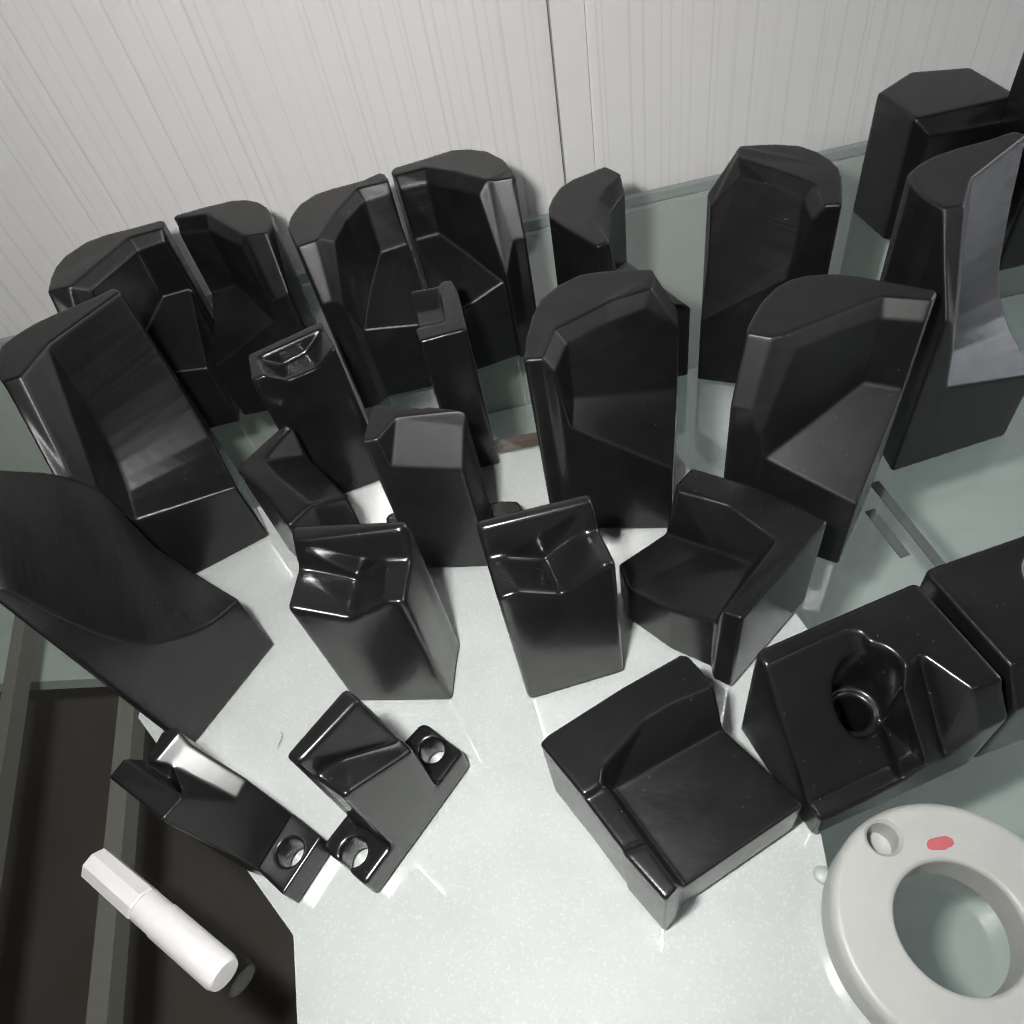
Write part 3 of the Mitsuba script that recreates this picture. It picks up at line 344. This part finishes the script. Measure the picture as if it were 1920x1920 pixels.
add_block('plastic_block_016', 'glossy_black_plastic', 1.6, [(-118.4, 279.7, 136), (-116.7, 267.6, 136), (-59.3, 258.9, 136), (-54, 263.7, 136), (-122, 266.2, 117.1), (-116.9, 263.9, 114.7), (-92.9, 259.4, 100.5), (-72.3, 252.2, 119.8), (-58.6, 250.5, 118.3), (-128.8, 240.1, 117.1), (-98.6, 232.6, 103.5), (-74.8, 226.7, 119.4), (-65.4, 224.4, 118.3)],
    [[0,1,2,3],[1,4,5,6,7,8,2],[0,1,4],[3,2,8],[4,9,10,6,5],[6,10,11,7],[7,11,12,8]], [], 'black block with rear bar and stepped saddle top, left of its twin at centre', step=0.8)
add_block('plastic_block_017', 'glossy_black_plastic', 1.7, [(-20.1, 253, 136), (-19.2, 246.2, 136), (7.5, 246.6, 136), (41.1, 246.3, 136), (42.4, 253.3, 136), (-19.6, 239.6, 118), (-10.1, 239, 118), (11, 241.5, 103), (34.8, 239.8, 119), (42.7, 239.9, 119), (-17.6, 212, 119.4), (-7.1, 212.6, 120.3), (14.8, 213.9, 105.9), (40.3, 215.4, 122.4), (45.6, 215.7, 120.2)],
    [[0,1,2,3,4],[1,5,6,7,8,9,3,2],[5,10,11,6],[6,11,12,7],[7,12,13,8],[8,13,14,9],[0,5,1],[4,9,3]], [], 'glossy black block with rear bar and star-shaped creases at centre', step=0.8)
add_block('plastic_block_018', 'black_plastic', 0.8, [(99.9, 285.5, 82.7), (112.8, 295.2, 82.9), (140.5, 271.9, 83.2), (160.5, 248.4, 83.4), (170.6, 234.1, 83.5), (103.6, 188.5, 82.3), (95.5, 196.7, 80.8), (112.8, 209.5, 82.4), (139.2, 230.7, 82.8), (123.2, 260.2, 83.8), (99, 280.4, 81.8), (113.7, 256.6, 48.2), (91.8, 280.7, 41.9), (130.2, 234, 57.2), (97.1, 204.2, 54.8), (76.9, 222.8, 46.5), (57.8, 250.4, 37.7), (58.2, 270.9, 34.8)],
    [[0,1,2,3,4,5,6,7,8,9,10],[10,9,11,12],[9,8,13,11],[8,7,6,14,13],[12,11,13,14,15,16,17],[0,10,12]], [], 'low black corner-seat block with small raised pad at its front corner')
add_block('plastic_block_019', 'black_plastic', 0.8, [(-14.2, 153.6, 72), (-9.1, 156.9, 72), (34.3, 172.3, 72), (69.2, 182.6, 72), (72.6, 180.7, 72), (79.7, 162.5, 72), (78.5, 160.7, 72), (56.6, 157.4, 72), (41.5, 152.5, 72), (13.5, 133.7, 72), (10.5, 126.4, 72), (0.8, 122.7, 72), (13.1, 125.7, 69), (1, 122.3, 69), (23.8, 97.4, 69), (12.8, 95.6, 69), (24.6, 94.9, 71.5), (12.4, 93.7, 71.5), (32.4, 74.9, 71.5), (25.1, 70.4, 71.5), (53.4, 140.8, 46), (81.2, 148.1, 46), (33.7, 135.3, 46), (16.4, 131, 46), (37.6, 80.1, 40), (106.8, 103.4, 40)],
    [[0,1,2,3,4,5,6,7,8,9,10,11],[11,10,12,13],[13,12,14,15],[15,14,16,17],[17,16,18,19],[6,7,20,21],[7,8,22,20],[8,9,23,22],[9,10,23],[10,12,14,16,18,24,23],[23,22,20,21,25,24],[5,6,21]], [], 'low black seat-shaped block cut by the bottom edge of the picture')
add_block('lug_block_001', 'black_plastic', 0.6, [(-237.6, 186.7, 82), (-230.4, 195.1, 82), (-219.6, 191.8, 82), (-214.3, 185.8, 82), (-203.4, 176.9, 82), (-187.9, 159.2, 97.8), (-195.8, 149.4, 100), (-210.8, 186, 94), (-203.4, 198.2, 95), (-196.4, 199.4, 95), (-194, 196, 94), (-206.5, 182.6, 93.5), (-191.3, 191.5, 89.5), (-200.6, 181.4, 89), (-168.9, 174.1, 66.7), (-175.1, 165.4, 65), (-181.9, 142.2, 22), (-162, 168.7, 22)],
    [[0,1,2,3,4,5,6],[7,8,9,10,11],[10,12,13,11],[12,14,15,13],[7,11,13,4,3,2],[13,15,5,4],[5,6,16,17,14,15]], [], 'black lug block at lower left with bright tilted pad on its top', step=0.8)
add_block('lug_block_002', 'glossy_black_plastic', 1.4, [(-127.2, 154.8, 124), (-120.3, 149.6, 124), (-90.3, 174, 124), (-97.1, 182.2, 124), (-118.7, 149, 107), (-114.5, 152.9, 107), (-106.9, 156.8, 102), (-85.4, 167.5, 84), (-80.9, 168.1, 81), (-105.7, 136.4, 105.4), (-102.8, 139.1, 104.8), (-77.1, 163.3, 77.7)],
    [[0,1,2,3],[1,4,5,6,7,8,2],[4,9,10,11,8,7,6,5],[0,1,4],[3,2,8]], [(-127.5, 139.1, 7.4, -20.0), (-78.2, 185.2, 7.2, -20.0)], 'black block with two drilled lugs and rounded sloping ridge near the bottom edge', step=0.8, more=[([(-94, 147.4, 22), (-119.6, 170.9, 22), (-131.2, 159.9, 22), (-145.8, 146.1, 22), (-122.4, 120.5, 22), (-105.7, 136.4, 22)], [[0, 1, 2, 3, 4, 5]]), ([(-88.8, 152.3, 22), (-105.5, 183.7, 22), (-93.9, 194.7, 22), (-83.2, 203.1, 22), (-79.1, 202.1, 22), (-59.9, 179.7, 22), (-77.1, 163.3, 22)], [[0, 1, 2, 3, 4, 5, 6]])])
add_block('lug_block_001__lug', 'black_plastic', 0.6, [(-162, 168.7, 22), (-181.9, 142.2, 22), (-167.2, 125.9, 22), (-145, 151.4, 22)],
    [[0,1,2,3]], [(-163.3, 147.3, 7.6, -20.0)], None, step=0.8)
add_block('lug_block__lug', 'matte_black_plastic', 1.0, [(-19.2, 356.9, 22), (-6.2, 356.4, 22), (5.7, 352.6, 22), (8.1, 344.8, 22), (6.4, 326.6, 22), (-20, 328.4, 22)],
    [[0,1,2,3,4,5]], [], None)
add_block('lug_block__lug_001', 'matte_black_plastic', 1.0, [(-90.9, 364.5, 22), (-89.8, 368.2, 22), (-86, 370.1, 22), (-71.5, 367.1, 22), (-66.1, 343.9, 22), (-83.6, 344.4, 22)],
    [[0,1,2,3,4,5]], [], None)
add_block('plastic_block_020', 'black_plastic', 1.15, [(99.6, 162.8, 93.7), (103.8, 165.2, 93.7), (188.4, 180.1, 93.7), (191, 178.7, 93.7), (201.6, 122.5, 93.7), (185.4, 120.3, 93.7), (173.4, 141.9, 93.7), (170.6, 142.1, 93.7), (158.1, 134.9, 93.7), (151.9, 161.8, 93.7), (146.3, 164.2, 93.7), (101.7, 155.4, 93.7), (157, 135.2, 52.5), (158.2, 114.5, 33.4), (111.4, 107.1, 27.4), (158.1, 134.9, 69.7), (157, 135.2, 44.5), (164.4, 116.7, 26.4), (159.7, 105.4, 31.1), (114.8, 97.5, 25.1), (174.8, 119, 26.4), (169.9, 107.1, 44), (174.1, 140.5, 79.7), (183, 114.3, 38.7), (182.2, 109.3, 36.7), (195, 111.5, 60.4), (212.1, 114.5, 61.5)],
    [[0,1,2,3,4,5,6,7,8,9,10,11],[11,10,12,13,14],[10,9,12],[9,8,15,16,12],[12,16,17,13],[14,13,18,19],[13,17,18],[16,15,20,17],[17,20,21,18],[8,21,20,15],[8,7,22,23,24,21],[7,6,22],[6,5,25,23,22],[23,25,24],[4,5,25,26],[0,11,14,19]], [(148.2, 140.9, 14.5, 44.0), (148.2, 140.9, 9.5, 4.0)], 'wide black block with a round bore and stepped ribs at lower right')
add_block('plastic_block_021', 'black_plastic', 1.1, [(197.5, 184.1, 93.7), (200, 186.1, 93.7), (280.5, 194.5, 93.8), (273.9, 137.3, 93.8), (207.3, 126.9, 93.6), (285.9, 124.7, 62.4), (213.9, 115.7, 65.5)],
    [[0,1,2,3,4],[4,3,5,6]], [(258.1, 163.7, 18.0, 48.7)], 'wide black block cut by the right edge beside the bored block')
add_block('plastic_block_007', 'black_plastic', 1.4, [(388.8, 568.1, 110), (406, 572.7, 110), (473.8, 565.3, 110), (468.3, 626.3, 110), (424.1, 642.2, 110), (383.6, 620.6, 110), (400, 558.7, 98), (475.8, 551.3, 98)],
    [[0,1,2,3,4,5],[0,6,7,2,1]], [], 'tall black block at the top right corner behind the flared block', step=1.2)
add_block('plastic_block_008', 'black_plastic', 1.4, [(449, 503.4, 160), (513, 504.6, 160), (521, 556.6, 160), (481, 573.4, 160), (455, 555.4, 160), (447, 489.4, 148), (515, 490.6, 148)],
    [[0,1,2,3,4],[5,6,1,0],[5,0,4],[6,1,2]], [], 'dark block at the right edge beside the flared block', step=1.2)

# ------------------------------------------------------------------ marker, ring, small things
def lathe(profile, n=40):   # profile (r, x) revolved about +x
    p = np.array(profile, float); a = np.arange(n) * 2 * math.pi / n
    v = np.stack([np.repeat(p[:, 1:2], n, 1), p[:, :1] * np.cos(a), p[:, :1] * np.sin(a)], -1).reshape(-1, 3)
    i, j = np.meshgrid(np.arange(len(p) - 1), np.arange(n), indexing='ij')
    q = np.stack([i * n + j, i * n + (j + 1) % n, (i + 1) * n + (j + 1) % n, (i + 1) * n + j], -1).reshape(-1, 4)
    return trimesh.Trimesh(v, np.vstack([q[:, [0, 1, 2]], q[:, [0, 2, 3]]]), process=False)
def place(m, o, ang):
    m.apply_transform(trimesh.transformations.rotation_matrix(ang, [0, 0, 1])); m.apply_translation(np.array(o) * MM); return m
mo, ma = ([-284.3, 171.9, 10.5], -0.744)
m = lathe([(0, 0), (8.2, 0), (9.4, 1.2), (9.8, 44), (9.2, 45), (0, 45)], 8)
m.vertices *= MM
for s_ in [m]: s_.apply_transform(trimesh.transformations.rotation_matrix(math.radians(22.5), [1, 0, 0]))
add('marker_pen__cap', place(m, mo, ma), 'white_plastic', smooth=20)
m = lathe([(0, 45.2), (8.6, 45.2), (9.3, 46), (9.3, 59), (8.8, 60), (0, 60)]); m.vertices *= MM
add('marker_pen__collar', place(m, mo, ma), 'white_plastic', smooth=40)
m = lathe([(0, 60.2), (9.6, 60.2), (9.8, 61), (9.8, 108), (8.5, 111), (0, 111)]); m.vertices *= MM
add('marker_pen__barrel', place(m, mo, ma), 'white_plastic', smooth=40)
labels['marker_pen'] = {'label': 'white plastic marker pen lying on the glass at lower left', 'category': 'pen'}
rc, Ro, Ri, Hh = ([156.0, 40.5], 56.5, 28.0, 25.0)
import manifold3d as m3
def cyl(h, r, x, y, z, r2=-1): return m3.Manifold.cylinder(h, r, r2, 96).translate([x, y, z])
prof = [(Ri, 0), (Ro, 0), (Ro, Hh - 5)] + [(Ro - 5 + 5 * math.cos(t), Hh - 5 + 5 * math.sin(t)) for t in np.linspace(0, math.pi / 2, 7)[1:]] + [(Ri + 3 - 3 * math.sin(t), Hh - 3 + 3 * math.cos(t)) for t in np.linspace(0, math.pi / 2, 5)]
ring = m3.Manifold.revolve(m3.CrossSection([prof]), 128)
bx, by = (141.1, 83.8)
ring -= cyl(30, 7.5, bx - rc[0], by - rc[1], 6)
ring -= cyl(3, 7.4, bx - rc[0], by - rc[1], Hh - 2.2, 9.8)
mr = ring.to_mesh()
rm = trimesh.Trimesh((mr.vert_properties[:, :3] + [rc[0], rc[1], 0]) * MM, mr.tri_verts, process=False)
add('nylon_ring', rm, 'white_nylon', 'thick milky white plastic ring with a bolt hole at lower right', 'ring', smooth=35)
px_, py_ = (165.4, 75.3)
rng = random.Random(4)
pts = [(px_ + 6.2 * math.cos(a) * (1 + 0.15 * rng.random()), py_ + 2.8 * math.sin(a) * (1 + 0.25 * rng.random())) for a in np.linspace(0, 2 * math.pi, 22)[:-1]]
pts = [(abs(1) * x, y) for x, y in pts]
add('nylon_ring__red_mark', slab(mm(pts), Hh + 0.05, Hh + 0.12), 'red_ink', 'red marker stroke')
# a small bumper on the glass near the ring
s = trimesh.creation.icosphere(4, 4.5 * MM); s = s.slice_plane([0, 0, 0], [0, 0, 1], cap=False); s.vertices[:, 2] *= 0.5; s.apply_translation([(111.7, 78.5)[0] * MM, (111.7, 78.5)[1] * MM, 0.0001])
add('clear_bumper', s, 'trim_grey', 'small round grey bumper on the glass left of the white ring', 'bumper', smooth=True)
# a dark fibre on the glass
c = np.array([[(-179.1, 225.2)[0] + 3.2 * math.sin(2.2 * q), (-179.1, 225.2)[1] + 9 * (q - 0.5), 0.4 + 0.5 * math.sin(3 * q)] for q in np.linspace(0, 1, 14)]) * MM
d = np.gradient(c, axis=0); d /= np.linalg.norm(d, axis=1, keepdims=True)
a = np.cross(d, [0, 0, 1.0]); a /= np.linalg.norm(a, axis=1, keepdims=True); b = np.cross(d, a)
an = np.arange(6) * math.pi / 3
v = (c[:, None] + 0.00022 * (np.cos(an)[None, :, None] * a[:, None] + np.sin(an)[None, :, None] * b[:, None])).reshape(-1, 3)
f = np.array([[i * 6 + j, i * 6 + (j + 1) % 6, (i + 1) * 6 + (j + 1) % 6, (i + 1) * 6 + j] for i in range(13) for j in range(6)])
add('fibre', (v, f), 'dark_thread', 'short dark curled fibre lying on the white middle of the table', 'fibre')
